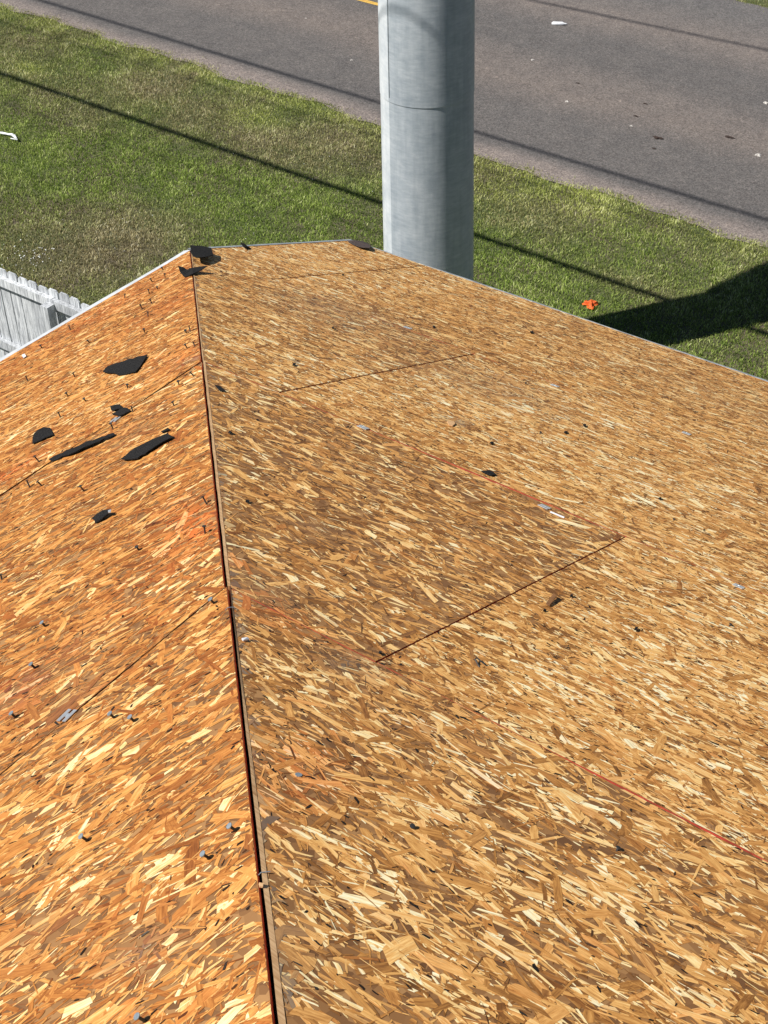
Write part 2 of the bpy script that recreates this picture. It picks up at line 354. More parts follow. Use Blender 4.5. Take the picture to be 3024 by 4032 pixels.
GRIME_R = [((1350, 1250), .25, .3, .2), ((1500, 1300), .3, .25, .12), ((1250, 1180), .2, .2, .15), ((1700, 1450), .3, .25, .12), ((1380, 2620), .06, .05, .6), ((1800, 1660), .05, .04, .6), ((2000, 1550), .3, .2, .2), ((1050, 2320), .08, .06, .35), ((2700, 1500), .5, .3, .1), ((1250, 2080), .06, .04, .4), ((1000, 3900), .05, .1, .5)]
GRIME_L = [((540, 1700), .1, .05, .2), ((100, 2700), .15, .06, .25), ((560, 3720), .05, .05, .5), ((745, 1420), .05, .03, .5), ((180, 3650), .1, .05, .15), ((300, 2740), .1, .05, .25)]
def seam_gap(side, v, t):
    # how far the panel edge steps back from the seam line (bowed edges, mm scale)
    g = ((.0070 if abs(v-ROW) < .01 else .0052) if side == 'L' else .0028)+0*t
    if side == 'R' and abs(v) < .01: g = g+.0045*np.exp(-((t+1.40)/.40)**2)
    if side == 'R' and abs(v-ROW) < .01: g = g+.0062*np.exp(-((t+2.20)/.30)**2)
    if side == 'R' and abs(v-2*ROW) < .01: g = g+.0050*np.exp(-((t+3.35)/.25)**2)+.0006
    if side == 'L' and abs(v-ROW) < .01: return g*(.75+.25*np.sin(t*9.1))+.0045*np.exp(-((t+1.25)/.18)**2)+.003*np.exp(-((t+2.0)/.25)**2)
    if side == 'R' and abs(v-ROW) < .01: return g*1.25
    return g*(.45+.55*np.clip(.5+.5*np.sin(t*9.1+v*5)+.5*np.sin(t*23.7+v*3), 0, 1))
def panel(side, row, t0, t1, dens):
    """one strand board sheet: slab with sealed edges, plus its pressed strands"""
    v0, v1 = row*ROW, (row+1)*ROW
    e = .0036 if side == 'R' and row < 1 else .0024; ta = t0+e; first = (row == -1 and side == 'R') or (row == 0 and side == 'L')
    # columns of the slab, from the lower edge to the upper edge (cut along the hip)
    lowr = float(np.minimum(t1-e, hipv(side, v0))) if row >= 0 else min(t1, 0.)-e
    highr = float(np.minimum(t1-e, hipv(side, v1))) if row >= 0 else lowr
    if lowr <= ta+.02: return None
    tcol = np.unique(np.concatenate([np.linspace(ta, lowr, 40), [min(max(highr, ta), lowr)]]))
    lo_v = v0+(0. if first else 1.)*seam_gap(side, v0, tcol)*.5
    hi_v = v1-seam_gap(side, v1, tcol)*.5
    if row >= 0:
        vv = np.linspace(v0, v1, 200); hl = hipv(side, vv)      # decreasing
        hi_v = np.minimum(hi_v, np.interp(tcol, hl[::-1], vv[::-1]))
    hi_v = np.maximum(hi_v, lo_v+.0002)
    n = len(tcol); hr = highr
    top = np.concatenate([face_xyz(side, tcol, lo_v, 0.), face_xyz(side, tcol, hi_v, 0.)])
    bot = np.concatenate([face_xyz(side, tcol, lo_v, -.0115), face_xyz(side, tcol, hi_v, -.0115)])
    # strands
    area = (lowr-t0+max(hr-t0, 0))/2*ROW
    nf = int(area*dens)
    kinds = rng.random(nf); A = kinds < .34; Bg = (kinds >= .34) & (kinds < .385); C = (kinds >= .385) & (kinds < .955)
    L = np.where(A, rng.gamma(3.6, .0118, nf), np.where(Bg, rng.uniform(.03, .11, nf), np.where(C, rng.gamma(2.6, .0085, nf), rng.uniform(.004, .017, nf))))
    L = np.clip(L, .004, .16)
    Wd = np.where(A, rng.gamma(2.1, .0034, nf), np.where(Bg, rng.uniform(.008, .024, nf), np.where(C, rng.gamma(2, .0015, nf)+.0008, rng.uniform(.0018, .005, nf))))
    Wd = np.clip(Wd, .0010, .034); Wd = np.minimum(Wd, L*.6)
    ang = rng.normal(.30 if side == 'L' else -.03, .34, nf); q = rng.random(nf); ang = np.where(q < np.where(Bg, .4, .17), rng.uniform(-1.57, 1.57, nf), ang)
    tc = rng.uniform(t0, t1, nf); vc = rng.uniform(v0, v1, nf)
    inside = tc < np.minimum(hipv(side, vc) if row >= 0 else 0., t1)+.01
    # respect expected count by oversampling when clipped
    sel = np.where(inside)[0]; L, Wd, ang, tc, vc, kinds = L[sel], Wd[sel], ang[sel], tc[sel], vc[sel], kinds[sel]; nf = len(sel); A, Bg = A[sel], Bg[sel]
    big = (Wd > .006).astype(float)
    u = lambda a, b_: rng.uniform(a, b_, nf)
    sk = u(-.55, .55)*Wd; e1, e2 = u(0, .6)*Wd, u(0, .6)*Wd      # torn, skewed ends
    tip = .35+.45*big                                            # wide strands end bluntly, slivers taper
    lu = np.stack([-L/2+sk+e1, -L*u(.12, .3), L*u(.12, .3), L/2+sk-e2*u(0, 1), L/2-sk*u(-.3, 1), L*u(.1, .32), -L*u(.1, .32), -L/2-sk*u(-.3, 1)], 1)
    bow = u(-.10, .10)*Wd*2
    lw = np.stack([-Wd/2*u(tip, 1.), -Wd/2*u(.75, 1.1)+bow, -Wd/2*u(.75, 1.1)+bow, -Wd/2*u(tip*.6, 1.), Wd/2*u(tip*.6, 1.), Wd/2*u(.75, 1.1)+bow, Wd/2*u(.75, 1.1)+bow, Wd/2*u(tip, 1.)], 1)
    ca, sa = np.cos(ang)[:, None], np.sin(ang)[:, None]
    ft = tc[:, None]+lu*ca-lw*sa; fv = vc[:, None]+lu*sa+lw*ca
    glo = 0. if first else seam_gap(side, v0, ft)*.5
    fv = np.clip(fv, v0+glo+.0003, v1-seam_gap(side, v1, ft)*.5-.0003)
    rag = rng.uniform(-.0012, .0006, fv.shape)
    lim = np.minimum(t1-e, hipv(side, fv) if row >= 0 else 0.-e) + rag
    ft = np.clip(ft, t0+e+rng.uniform(-.0016, .0010, fv.shape), lim)
    # a large strand lies low, a thin one may lie anywhere
    h0 = .0003+rng.random(nf)*.00065
    h = h0[:, None]+rng.normal(0, 1, nf)[:, None]*.00006*np.sign(lu)+rng.normal(0, 1, nf)[:, None]*.00004*np.sign(lw)
    spot = kinds >= .955
    h[spot] = .0012+rng.random(spot.sum())[:, None]*.0001
    h = np.maximum(h, .0002)
    V = face_xyz(side, ft, fv, h)
    tb = rng.beta(2.8, 2.5, nf)*.64+.20; ts = np.where(rng.random(nf) < .5, rng.uniform(.62, 1.0, nf), rng.uniform(.16, .55, nf)); ts = ts if side == 'R' else ts*.8+.12
    tone = np.where(A | Bg, np.where(rng.random(nf) < .25, np.clip(tb+.3, 0, .97), tb), ts)
    cross = np.abs(np.sin(ang)) > .6; tone = np.where(cross, tone*.72, tone)       # cross strands read darker
    rare = rng.random(nf); tone = np.where((rare < .03) & (L < .02), .03, tone)
    tone = np.where(spot, np.where(rng.random(nf) < .6, .008, tone*.5), tone)
    tone = np.clip(tone-(.035 if side == 'R' else .0)+.20*(fbm(tc*1.+50, vc+50, 1.6, 41)-.5)+.12*(fbm(tc+50, vc+50, 7, 43)-.5), .0, 1)
    tone = np.where(spot & (rng.random(nf) < .6), .005, tone)
    def tv_blobs(Ls):
        s = np.zeros(nf)
        for px, rt, rv, kk in Ls:
            bt, bv = face_tv(roof_pt(px, side), side); s += kk*np.exp(-((tc-bt)/rt)**2-((vc-bv)/rv)**2)
        return s
    stain = np.clip(tv_blobs(STAIN_R if side == 'R' else STAIN_L)*rng.uniform(.5, 1.2, nf)+rng.normal(.0, .10, nf), 0, .85)
    grime = np.clip(tv_blobs(GRIME_R if side == 'R' else GRIME_L)*rng.uniform(.3, 1.3, nf)+np.clip(rng.normal(-.10 if side == 'R' else -.14, .10, nf), 0, 1)+(np.where(hipv('R', vc)-tc < .012, rng.random(nf)*.75, 0) if side == 'R' and row >= 0 else 0)+(.2*np.clip(fbm(tc+9, vc+9, 2.6, 61)-.60, 0, 1) if side == 'R' else 0), 0, .8)
    # edges of the sheet pick up grime
    nb = n*4
    me = bpy.data.meshes.new('roof_panel')
    co = np.concatenate([top, bot, V.reshape(-1, 3)])
    me.vertices.add(len(co)); me.vertices.foreach_set('co', co.ravel())
    loops, sizes, mats = [], [], []
    def quad(q, mt):
        loops.append(np.array(q if side == 'L' else q[::-1])); sizes.append(4); mats.append(mt)
    B = 2*n
    for i in range(n-1):
        quad((i, n+i, n+i+1, i+1), 1); quad((B+i, B+i+1, B+n+i+1, B+n+i), 1)
        quad((i, i+1, B+i+1, B+i), 2); quad((n+i, B+n+i, B+n+i+1, n+i+1), 2)
    quad((0, B, B+n, n), 2); quad((n-1, 2*n-1, B+2*n-1, B+n-1), 2)
    fl = np.arange(nf)[:, None]*8+nb+np.arange(8)[None]
    if side == 'L': fl = fl[:, ::-1]
    loops.append(fl.ravel()); sizes = np.concatenate([sizes, np.full(nf, 8)]).astype(int); mats = np.concatenate([mats, np.zeros(nf)]).astype(int)
    li = np.concatenate(loops); me.loops.add(len(li)); me.loops.foreach_set('vertex_index', li.astype(np.int32))
    me.polygons.add(len(sizes)); me.polygons.foreach_set('loop_start', np.concatenate([[0], np.cumsum(sizes)[:-1]]).astype(np.int32))
    me.update(calc_edges=True); me.polygons.foreach_set('material_index', mats.astype(np.int32)); me.polygons.foreach_set('use_smooth', np.zeros(len(sizes), bool))
    nh = len(sizes)-nf
    for nm, val in (('tone', tone), ('stain', stain), ('grime', grime)):
        at = me.attributes.new(nm, 'FLOAT', 'FACE'); at.data.foreach_set('value', np.concatenate([np.zeros(nh)+.4, val]).astype(np.float32))
    uv = me.uv_layers.new(name='grain'); ro = rng.uniform(0, 40, (nf, 1))
    U = np.stack([lu+ro, lw+ro*1.7], -1)
    if side == 'L': U = U[:, ::-1]
    arr = np.concatenate([np.zeros((len(li)-nf*8, 2)), U.reshape(-1, 2)]); uv.data.foreach_set('uv', arr.astype(np.float32).ravel())
    # winding check so that strands face outwards
    return link('roof_panel', me, [M['strand_right' if side == 'R' else 'strand_left'], M['core'], M['edge']], house)
panels = []
def add_panels(side, row, seams, dens_f):
    s = sorted(seams, reverse=True)
    for a, b_ in zip(s[1:], s[:-1]):
        o = panel(side, row, a, b_, dens_f(a, b_))
        if o: panels.append((side, row, a, b_, o))
DN = 17500
def dens(a, b_): return DN if b_ > -5.2 else 900
def seam_list(first, start=0.5, stop=-12.):
    out = [start]; t = first
    while t > stop: out.append(t); t -= 2.44
    out.append(stop); return out
add_panels('R', -1, seam_list(-.45, 0.), dens)
add_panels('R', 0, seam_list(-1.45, 0.), dens)
add_panels('R', 1, seam_list(-2.66, 0.), dens)
add_panels('R', 2, seam_list(-4.6, -1.), dens)
add_panels('R', 3, seam_list(-5.9, -2.), dens)
add_panels('R', 4, seam_list(-6.9, -3.), dens)
add_panels('L', 0, seam_list(-2.05, 0., -11.3), dens)
add_panels('L', 1, seam_list(-3.35, 0., -11.3), dens)
add_panels('L', 2, seam_list(-4.4, -1., -11.3), dens)
add_panels('L', 3, seam_list(-5.6, -2., -11.3), dens)
add_panels('L', 4, seam_list(-7.0, -3., -11.3), dens)
def panel_at(side, p):
    t, v = face_tv(p, side); r = math.floor(v/ROW)
    for s, row, a, b_, o in panels:
        if s == side and row == r and a <= t <= b_: return o
    return panels[0][4]

# hip rafter showing between the two slopes: a deep slot, then the pale board
hx = lambda v, off, h: Vector((-v*CT, -v*CT, v*ST))+Vector((.7071, -.7071, 0))*off+Vector((0, 0, h))
bm = bmesh.new()
for v0, v1 in ((0., ROW), (ROW, 2*ROW), (2*ROW, 5*ROW)):
    prev = None; N = 60
    for i in range(N+1):
        v = v0+.0005+(v1-v0-.001)*i/N
        j = .0004*math.sin(v*37)+random.uniform(-.0003, .0003); lo, hi, bw = (float(q) for q in slot(v))
        sec = [hx(v, hi+j, .0012), hx(v, hi+bw-.0006+random.uniform(-.0004, .0002), .0004-(hi+bw)*.2), hx(v, hi+bw-.0008, -.14), hx(v, hi+j, -.14)]
        ring = [bm.verts.new(q) for q in sec]
        if prev:
            for k in range(4): bm.faces.new((prev[k], prev[(k+1) % 4], ring[(k+1) % 4], ring[k]))
        else: bm.faces.new(ring)
        prev = ring
    bm.faces.new(prev[::-1])
bmesh.ops.recalc_face_normals(bm, faces=bm.faces)
bm_obj('hip_rafter', bm, M['lumber'], house)
# dark roof space under the slot: felt-lined jack rafter beside the hip
bm = bmesh.new()
for v0, v1 in ((0.02, 5*ROW),):
    N = 12; prev = None
    for i in range(N+1):
        v = v0+(v1-v0)*i/N
        ring = [bm.verts.new(hx(v, o_, z_)) for o_, z_ in ((-.05, -.045), (-.008, -.045), (-.008, -.14), (-.05, -.14))]
        if prev:
            for k in range(4): bm.faces.new((prev[k], prev[(k+1) % 4], ring[(k+1) % 4], ring[k]))
        else: bm.faces.new(ring)
        prev = ring
    bm.faces.new(prev[::-1])
bmesh.ops.recalc_face_normals(bm, faces=bm.faces)
bm_obj('jack_rafter', bm, M['edge'], house)

# rest of the roof (behind the camera): two more slopes
XL, YB = -11.3, -14.; VR = 5.65/CT
bm = bmesh.new()
ridge_z = 5.65*math.tan(TH); A_, B_ = (-5.65, -5.65, ridge_z-.02), (-5.65, YB+5.65, ridge_z-.02)
f = bm.faces.new([bm.verts.new(q) for q in ((XL, 0, -.02), A_, B_, (XL, YB, -.02))])
bm_obj('roof_slope', bm, M['core'], house)
bm = bmesh.new(); f = bm.faces.new([bm.verts.new(q) for q in ((0, YB, -.02), (XL, YB, -.02), B_)])
bm_obj('roof_slope', bm, M['core'], house)
bm = bmesh.new()          # ground side of the deck behind the detailed sheets
bm.faces.new([bm.verts.new(q) for q in ((1.1, -12.01, -.465), (1.1, YB, -.465), (0, YB, -.02), B_, (-5.65, -12.01, ridge_z-.02))])
bm_obj('roof_slope', bm, M['core'], house)
# underside and body
bm = bmesh.new()
box(bm, (XL+.45, YB+.45, GZ), (-.45, -.45, -.35)); bm_obj('wall', bm, M['siding'], house)
bm = bmesh.new(); box(bm, (XL+.02, YB+.02, -.24), (-.02, -.03, -.21)); bm_obj('soffit', bm, M['paint'], house)
def plank(name, pts, depth, thick, mat):
    """strip below an edge: pts = two ends of its top line, thick = outward offset vector"""
    a, b_ = Vector(pts[0]), Vector(pts[1]); t_ = Vector(thick); dn = Vector((0, 0, -depth)); bm = bmesh.new()
    v = [bm.verts.new(q) for q in (a, b_, b_+t_, a+t_, a+dn, b_+dn, b_+t_+dn, a+t_+dn)]
    for f in ((0, 1, 2, 3), (7, 6, 5, 4), (0, 4, 5, 1), (1, 5, 6, 2), (2, 6, 7, 3), (3, 7, 4, 0)): bm.faces.new([v[i] for i in f])
    bmesh.ops.recalc_face_normals(bm, faces=bm.faces); return bm_obj(name, bm, mat, house)
plank('fascia', ((XL, -.014, -.016), (-.002, -.014, -.016)), .2, (0, .012, 0), M['paint'])
EX = ROW*CT; EZ = -ROW*ST
plank('fascia', ((EX-.016, YB, EZ-.018), (EX-.016, -.002, EZ-.018)), .16, (.012, 0, 0), M['paint'])
plank('rake_board', ((.0, -.014, -.016), (EX-.02, -.014, EZ-.010)), .16, (0, .012, 0), M['paint'])
bm = bmesh.new(); box(bm, (-.45, YB+.45, EZ-.19), (EX-.02, -.03, EZ-.175)); bm_obj('soffit', bm, M['paint'], house)
# porch posts carry the lower row on the right
for y in (-.2, -4.6, -9., -13.4):
    bm = bmesh.new(); box(bm, (EX-.2, y-.06, GZ), (EX-.08, y+.06, EZ-.19)); bm_obj('porch_post', bm, M['paint'], house)
for y in (-2.6, -7., -11.):
    bm = bmesh.new(); box(bm, (-.452, y-.5, GZ+.9), (-.42, y+.5, GZ+2.1)); w_ = bm_obj('window', bm, M['paint'], house)
    bm = bmesh.new(); box(bm, (-.46, y-.44, GZ+.96), (-.414, y+.44, GZ+2.04)); o = bm_obj('pane', bm, M['glass']); o.parent = w_; o.data.transform(Matrix.Translation(-house.location))

# drip edge metal
def strip(name, rows, mat, thick=.0012):
    """rows: list of cross sections (lists of points) swept along an edge"""
    bm = bmesh.new(); prev = None
    for r_ in rows:
        ring = [bm.verts.new(q) for q in r_]
        if prev:
            for k in range(len(ring)-1): bm.faces.new((prev[k], prev[k+1], ring[k+1], ring[k]))
        prev = ring
    bmesh.ops.recalc_face_normals(bm, faces=bm.faces)
    bmesh.ops.solidify(bm, geom=bm.faces[:], thickness=thick)
    return bm_obj(name, bm, mat, house)
rows = []
for i in range(90):                        # left eave: a broad white strip, slightly wavy
    x = XL+(0-XL)*(i/89)**.55; q = .0015*math.sin(x*3.1)+.001*math.sin(x*9)
    if i == 89: x = -.004
    rows.append([(x, -.003, .0022), (x, .018+q, -.0050), (x, .038+q, -.014+q), (x, .041+q, -.055)])
strip('drip_edge', rows, M['drip_white'])
rows = []
for i in range(30):
    x = (EX+.004)*i/29; z = -x*math.tan(TH); q = .001*math.sin(x*14)
    rows.append([(x, -.002, z+.003), (x, .016+q, z+.003), (x, .018+q, z-.03)])
strip('drip_edge', rows, M['drip_grey'])
rows = []
for i in range(80):                        # right eave, dented here and there
    y = .004+(YB)*(i/79)**1.4; q = .0018*math.sin(y*5.3)+.001*math.sin(y*17)
    rows.append([(EX-.004, y, EZ+.0035), (EX+.012+q, y, EZ-.003), (EX+.016+q, y, EZ-.028)])
strip('drip_edge', rows, M['drip_grey'])

# ---------------------------------------------------------------- nails, staples and clips (parts of their panel)
def nail(side, px, big=1., tilt=None, head='nail_head', ln=.024):
    p = roof_pt(px, side); pan = panel_at(side, p); n = nrm(side)
    tl = Vector((random.uniform(-1, 1), random.uniform(-1, 1), 0))*.35 if tilt is None else Vector(tilt)
    d = (n+tl).normalized(); L = ln*big
    bm = bmesh.new(); tube(bm, [p-d*.004, p+d*L], .0022*big, 6, mat=1)
    tube(bm, [p+d*L, p+d*(L+.0012)], .0052*big, 10)
    return bm_obj('nail', bm, [M[head], M['nail']], pan)
L_NAILS = [(642,1063),(650,1092),(600,1111),(621,1140),(588,1158),(491,1175),(599,1197),(561,1218),(583,1248),(278,1301),(570,1310),(354,1351),(735,1313),(750,1307),(166,1372),(738,1372),(767,1365),
           (764,1483),(705,1516),(295,1485),(503,1529),(269,1560),(338,1580),(686,1600),(110,1501),(446,1691),(155,1819),(166,1914),(118,1919),(333,1936),(524,1622),(814,1985),
           (808,2101),(548,2167),(8,2283),(239,1645)]
for q in L_NAILS: nail('L', q, 1.0, head='nail', ln=random.uniform(.012, .022))
for q in [(181,2468),(139,2632),(63,2826),(451,2828),(530,2842),(844,2377)]: nail('L', q, 1.1, tilt=(-.3, .1, 0), ln=.013)
for q in [(348,3312),(931,3272),(827,3382),(574,4022)]: nail('L', q, 1.05, tilt=(-.45, .15, 0), ln=.016)
nail('R', (1175, 3054), 1.2, tilt=(.02, .02, 0), ln=.001)
for q in [(2125,1708),(2652,2050),(2069,1513),(1895,1139),(2428,3350),(1621,3262),(2872,2466)]: nail('R', q, .9, head='nail', ln=.007)
def clip(side, px, s=1., rot=0.):
    p = roof_pt(px, side); pan = panel_at(side, p); n = nrm(side)
    t = Vector((0, 1, 0)) if side == 'R' else Vector((1, 0, 0)); v = n.cross(t)
    t, v = (t*math.cos(rot)+v*math.sin(rot)), (v*math.cos(rot)-t*math.sin(rot))
    bm = bmesh.new()
    R3 = Matrix((t, v, n)).transposed(); Mx = Matrix.Translation(p+n*.0022) @ R3.to_4x4()
    box(bm, (-.018*s, -.012*s, 0), (.018*s, -.003*s, .0016), Mx); box(bm, (-.018*s, .003*s, .0004), (.018*s, .012*s, .002), Mx)
    box(bm, (-.004*s, -.003*s, -.001), (.006*s, .003*s, .0014), Mx)
    return bm_obj('panel_clip', bm, M['clip'], pan)
for q in [(1605,1293),(2184,1521),(2702,1709),(1429,1686),(2143,1999),(2907,2312)]: clip('R', q, random.uniform(.75, 1.), random.uniform(-.15, .15))
clip('L', (456, 1655), .9, .2); clip('L', (266, 2822), 1., .15)
# a long bright clip tongue lying in the open seam
p = roof_pt((2195, 2026), 'R', .002); bm = bmesh.new(); box(bm, (p.x-.004, p.y-.022, p.z-.001), (p.x+.001, p.y+.022, p.z+.0012)); bm_obj('panel_clip', bm, M['white'], panel_at('R', p))
# loose staples bridging the slot of the hip
for px_ in ((1040, 3438), (905, 2395)):
    p = roof_pt(px_, 'R', .002); bm = bmesh.new(); tube(bm, [p+Vector((-.008, .008, -.006)), p+Vector((-.003, .003, .003)), p+Vector((.007, -.006, .001))], .0008, 6)
    bm_obj('staple', bm, M['nail_head'], [o for o in bpy.data.objects if o.name == 'hip_rafter'][0]).data.transform(Matrix.Identity(4))

# ---------------------------------------------------------------- scraps left on the deck
def scrap(name, side, pts, lifts, label, cat, mat='felt', th=.0028, group=None, sub=True):
    """torn flat piece: outline points on the slope, each with its own lift off the deck"""
    n = nrm(side); bm = bmesh.new()
    if not isinstance(lifts, (list, tuple)): lifts = [lifts*random.uniform(.25, 1.6)+.0016 for _ in pts]
    top = []; P = []
    # ragged outline: midpoints jittered
    rp, rl = [], []
    for i in range(len(pts)):
        a, b_ = pts[i], pts[(i+1) % len(pts)]; la, lb = lifts[i], lifts[(i+1) % len(pts)]
        rp.append(a); rl.append(la)
        if sub:
            dx, dy = b_[0]-a[0], b_[1]-a[1]; Ld = math.hypot(dx, dy)
            nseg = max(1, int(Ld/16))
            for k in range(1, nseg):
                f_ = k/nseg; j = random.uniform(-1, 1)*min(2.4, Ld*.04)
                rp.append((a[0]+dx*f_-dy/Ld*j, a[1]+dy*f_+dx/Ld*j)); rl.append(la+(lb-la)*f_)
    V = [bm.verts.new(roof_pt(q, side, l+th)) for q, l in zip(rp, rl)]
    f = bm.faces.new(V); bm.normal_update()
    if f.normal.dot(n) < 0: f.normal_flip()
    r = bmesh.ops.extrude_face_region(bm, geom=[f]); ev = [g for g in r['geom'] if isinstance(g, bmesh.types.BMVert)]
    for v in ev: v.co -= n*th
    bmesh.ops.recalc_face_normals(bm, faces=bm.faces); bmesh.ops.triangulate(bm, faces=bm.faces)
    o = bm_obj(name, bm, M[mat]); center_origin(o); tag(o, label, cat, group); return o
c8 = lambda L: [(100+x/2.37, 1350+y/2.37) for x, y in L]
c2 = lambda L: [(600+x/2.765, 900+y/2.765) for x, y in L]
c3 = lambda L: [(1100+x/1.843, 900+y/1.843) for x, y in L]
GF = 'torn black felt scraps on the roof'
scrap('felt_scrap', 'L', c8([(1138,110),(1085,195),(1030,265),(940,290),(870,300),(835,280),(760,275),(722,265),(745,235),(770,215),(860,185),(960,150)]), .004, 'largest wedge-shaped black felt scrap on the left slope, nearest the hip corner', 'felt scrap', group=GF)
scrap('felt_scrap', 'L', c8([(790,590),(830,578),(880,572),(905,602),(870,612),(830,625),(800,625)]), .003, 'small curled black felt bit just above the scrap on the red seam', 'felt scrap', group=GF)
scrap('felt_scrap', 'L', c8([(805,660),(850,640),(905,602),(950,605),(985,632),(930,655),(880,680)]), .003, 'torn black felt scrap lying on the red seam of the left slope', 'felt scrap', group=GF)
scrap('felt_scrap', 'L', c8([(65,885),(80,845),(125,805),(170,785),(230,792),(250,830),(260,855),(190,880),(65,937)]), .004, 'rounded black felt scrap lying furthest left on the roof', 'felt scrap', group=GF)
scrap('felt_scrap', 'L', c8([(218,1083),(300,1040),(430,985),(550,930),(700,878),(820,838),(842,855),(700,912),(560,965),(450,1020),(350,1055),(250,1103)]), [.002,.004,.006,.008,.008,.006,.003,.008,.010,.008,.004,.002], 'longest and thinnest black felt strip on the left slope', 'felt scrap', group=GF)
scrap('felt_scrap', 'L', c8([(893,1078),(975,1010),(1060,960),(1150,915),(1220,882),(1330,840),(1345,862),(1390,875),(1330,895),(1250,940),(1150,1005),(1050,1072),(930,1085)]), .004, 'broad black felt strip with a pale nick beside the hip slot on the left slope', 'felt scrap', group=GF)
scrap('felt_scrap', 'L', c8([(1265,825),(1330,790),(1345,805),(1280,832)]), .002, 'tiny black felt bit at the top end of the broad felt strip', 'felt scrap', group=GF)
scrap('felt_scrap', 'L', c8([(620,1635),(670,1590),(720,1560),(800,1550),(790,1580),(720,1632),(650,1680),(645,1655)]), [.002,.008,.012,.014,.010,.008,.002,.006], 'small crumpled black felt scrap with a shiny tip, lowest of those on the left slope', 'felt scrap', group=GF)
scrap('felt_scrap', 'L', c8([(770,1562),(800,1552),(796,1575),(772,1580)]), [.016,.016,.014,.014], 'shiny grey foil bit on the tip of the lowest felt scrap', 'foil bit', mat='clip', sub=False)
scrap('felt_scrap', 'R', c2([(415,180),(560,190),(640,210),(650,240),(665,285),(580,308),(480,312),(440,295),(420,250)]), [.03,.03,.03,.028,.022,.026,.028,.026,.03], 'black shingle scrap lying over the very corner of the hip', 'shingle scrap', group=GF)
scrap('felt_scrap', 'L', c2([(278,405),(340,420),(390,455),(400,432),(440,425),(445,488),(345,522),(300,470)]), [.035,.022,.006,.01,.012,.006,.004,.02], 'left wing of a folded black scrap perched across the hip slot', 'shingle scrap', group=GF)
scrap('felt_scrap', 'R', c2([(436,426),(520,412),(600,404),(545,442),(490,470),(440,490)]), [.012,.02,.028,.018,.010,.006], 'right wing of a folded black scrap perched across the hip slot', 'shingle scrap', group=GF)
scrap('felt_scrap', 'R', c2([(958,152),(1005,162),(1040,195),(1080,213),(1035,220),(995,200)]), [.022,.020,.012,.004,.003,.010], 'curled black felt bit on the grey rake edge left of its middle', 'felt scrap', group=GF)
scrap('shingle_scrap', 'R', c3([(490,85),(545,84),(600,90),(640,105),(668,125),(655,138),(590,132),(520,105)]), .010, 'brown shingle scrap on the corner where rake and right eave meet', 'shingle scrap', mat='shingle')
c5 = lambda L: [(1800+x/1.355, 1000+y/1.355) for x, y in L]
scrap('felt_scrap', 'R', c5([(128,1156),(175,1152),(195,1162),(208,1178),(185,1180),(155,1168)]), .002, 'small leaf-shaped black felt scrap in the middle of the right slope', 'felt scrap', group=GF)
c9 = lambda L: [(x/1.659, 900+y/1.659) for x, y in L]
scrap('felt_scrap', 'R', c9([(1405,1020),(1440,1030),(1468,1058),(1432,1052)]), .003, 'small black felt scrap right beside the hip board on the right slope', 'felt scrap', group=GF)
# small dark crumbs, each its own
crumbs = [((1311,1288), 'black felt crumb left of the metal clip nearest the pole'), ((1158,1433), 'black felt crumb above the left end of the middle short seam'), ((974,1970), 'dark felt crumb close beside the hip board, above the reddish stain'), ((1938,1742), 'black felt crumb above the small leaf-shaped felt scrap'),
 ((2095,1306), 'dark felt crumb nearest the pole foot on the right slope'), ((2302,1673), 'dark felt crumb up and left of the bright clip near the right frame edge'), ((2250,2343), 'black felt crumb just right of the upright wood chip'), ((2145,2400), 'black felt crumb just left below the upright wood chip'), ((2506,2473), 'black felt crumb right of the upright wood chip, halfway to the frame edge'),
 ((1497,2566), 'black felt crumb at the lower left end of the lowest short seam'), ((1710,1285), 'dark felt crumb just right of the metal clip nearest the pole'), ((906,1700), 'dark felt crumb by the hip board, left of the faint middle clip'), ((1350,1080), 'dark felt crumb by the upper short seam near the rake'), ((2600,1960), 'dark felt crumb right of the two clips in the open red seam'), ((2230,1700), 'tiny dark felt crumb between the right frame clip and the leaf-shaped scrap')]
for i, ((x, y), lb) in enumerate(crumbs):
    r_ = random.uniform(6, 10) if y > 1300 else random.uniform(4, 7); a0 = random.uniform(0, 6)
    pts = [(x+r_*random.uniform(.5, 1.2)*math.cos(a0+k*1.05)*1.15, y+r_*.62*random.uniform(.5, 1.2)*math.sin(a0+k*1.05)) for k in range(6)]
    scrap('felt_crumb', 'R', pts, .003, lb, 'felt crumb', group='tiny felt crumbs on the right slope', sub=False)
# loose bent staple, wood chips
p = roof_pt((1887, 2612), 'R', .003); bm = bmesh.new()
tube(bm, [p+Vector((-.012, -.010, .0)), p+Vector((.0, .010, .006)), p+Vector((.006, .012, .006)), p+Vector((.004, -.012, .0))], .0016, 6)
o = bm_obj('staple', bm, M['nail']); center_origin(o); tag(o, 'bent dark staple lying loose below the long diagonal red seam', 'staple')
scrap('wood_chip', 'R', [(2150,2375),(2180,2335),(2192,2345),(2165,2382)], [.004, .012, .012, .004], 'upright brown wood chip beside dark crumbs on the right slope', 'wood chip', mat='wood_chip', sub=False)
scrap('wood_chip', 'R', [(1760,1658),(1786,1657),(1793,1667),(1782,1676),(1768,1672)], .002, 'pale wood chip lying on the right slope above the leaf-shaped felt scrap', 'wood chip', mat='lumber', sub=False)
scrap('wood_chip', 'R', [(1020,3474),(1038,3477),(1035,3490),(1022,3488)], [.005,.005,.004,.004], 'pale splinter sticking out of the hip slot near the bottom', 'wood chip', mat='lumber', sub=False)
scrap('plastic_flake', 'R', [(952,2512),(975,2508),(982,2516),(958,2520)], .003, 'tiny white plastic flake beside the hip board', 'plastic flake', mat='white', sub=False)
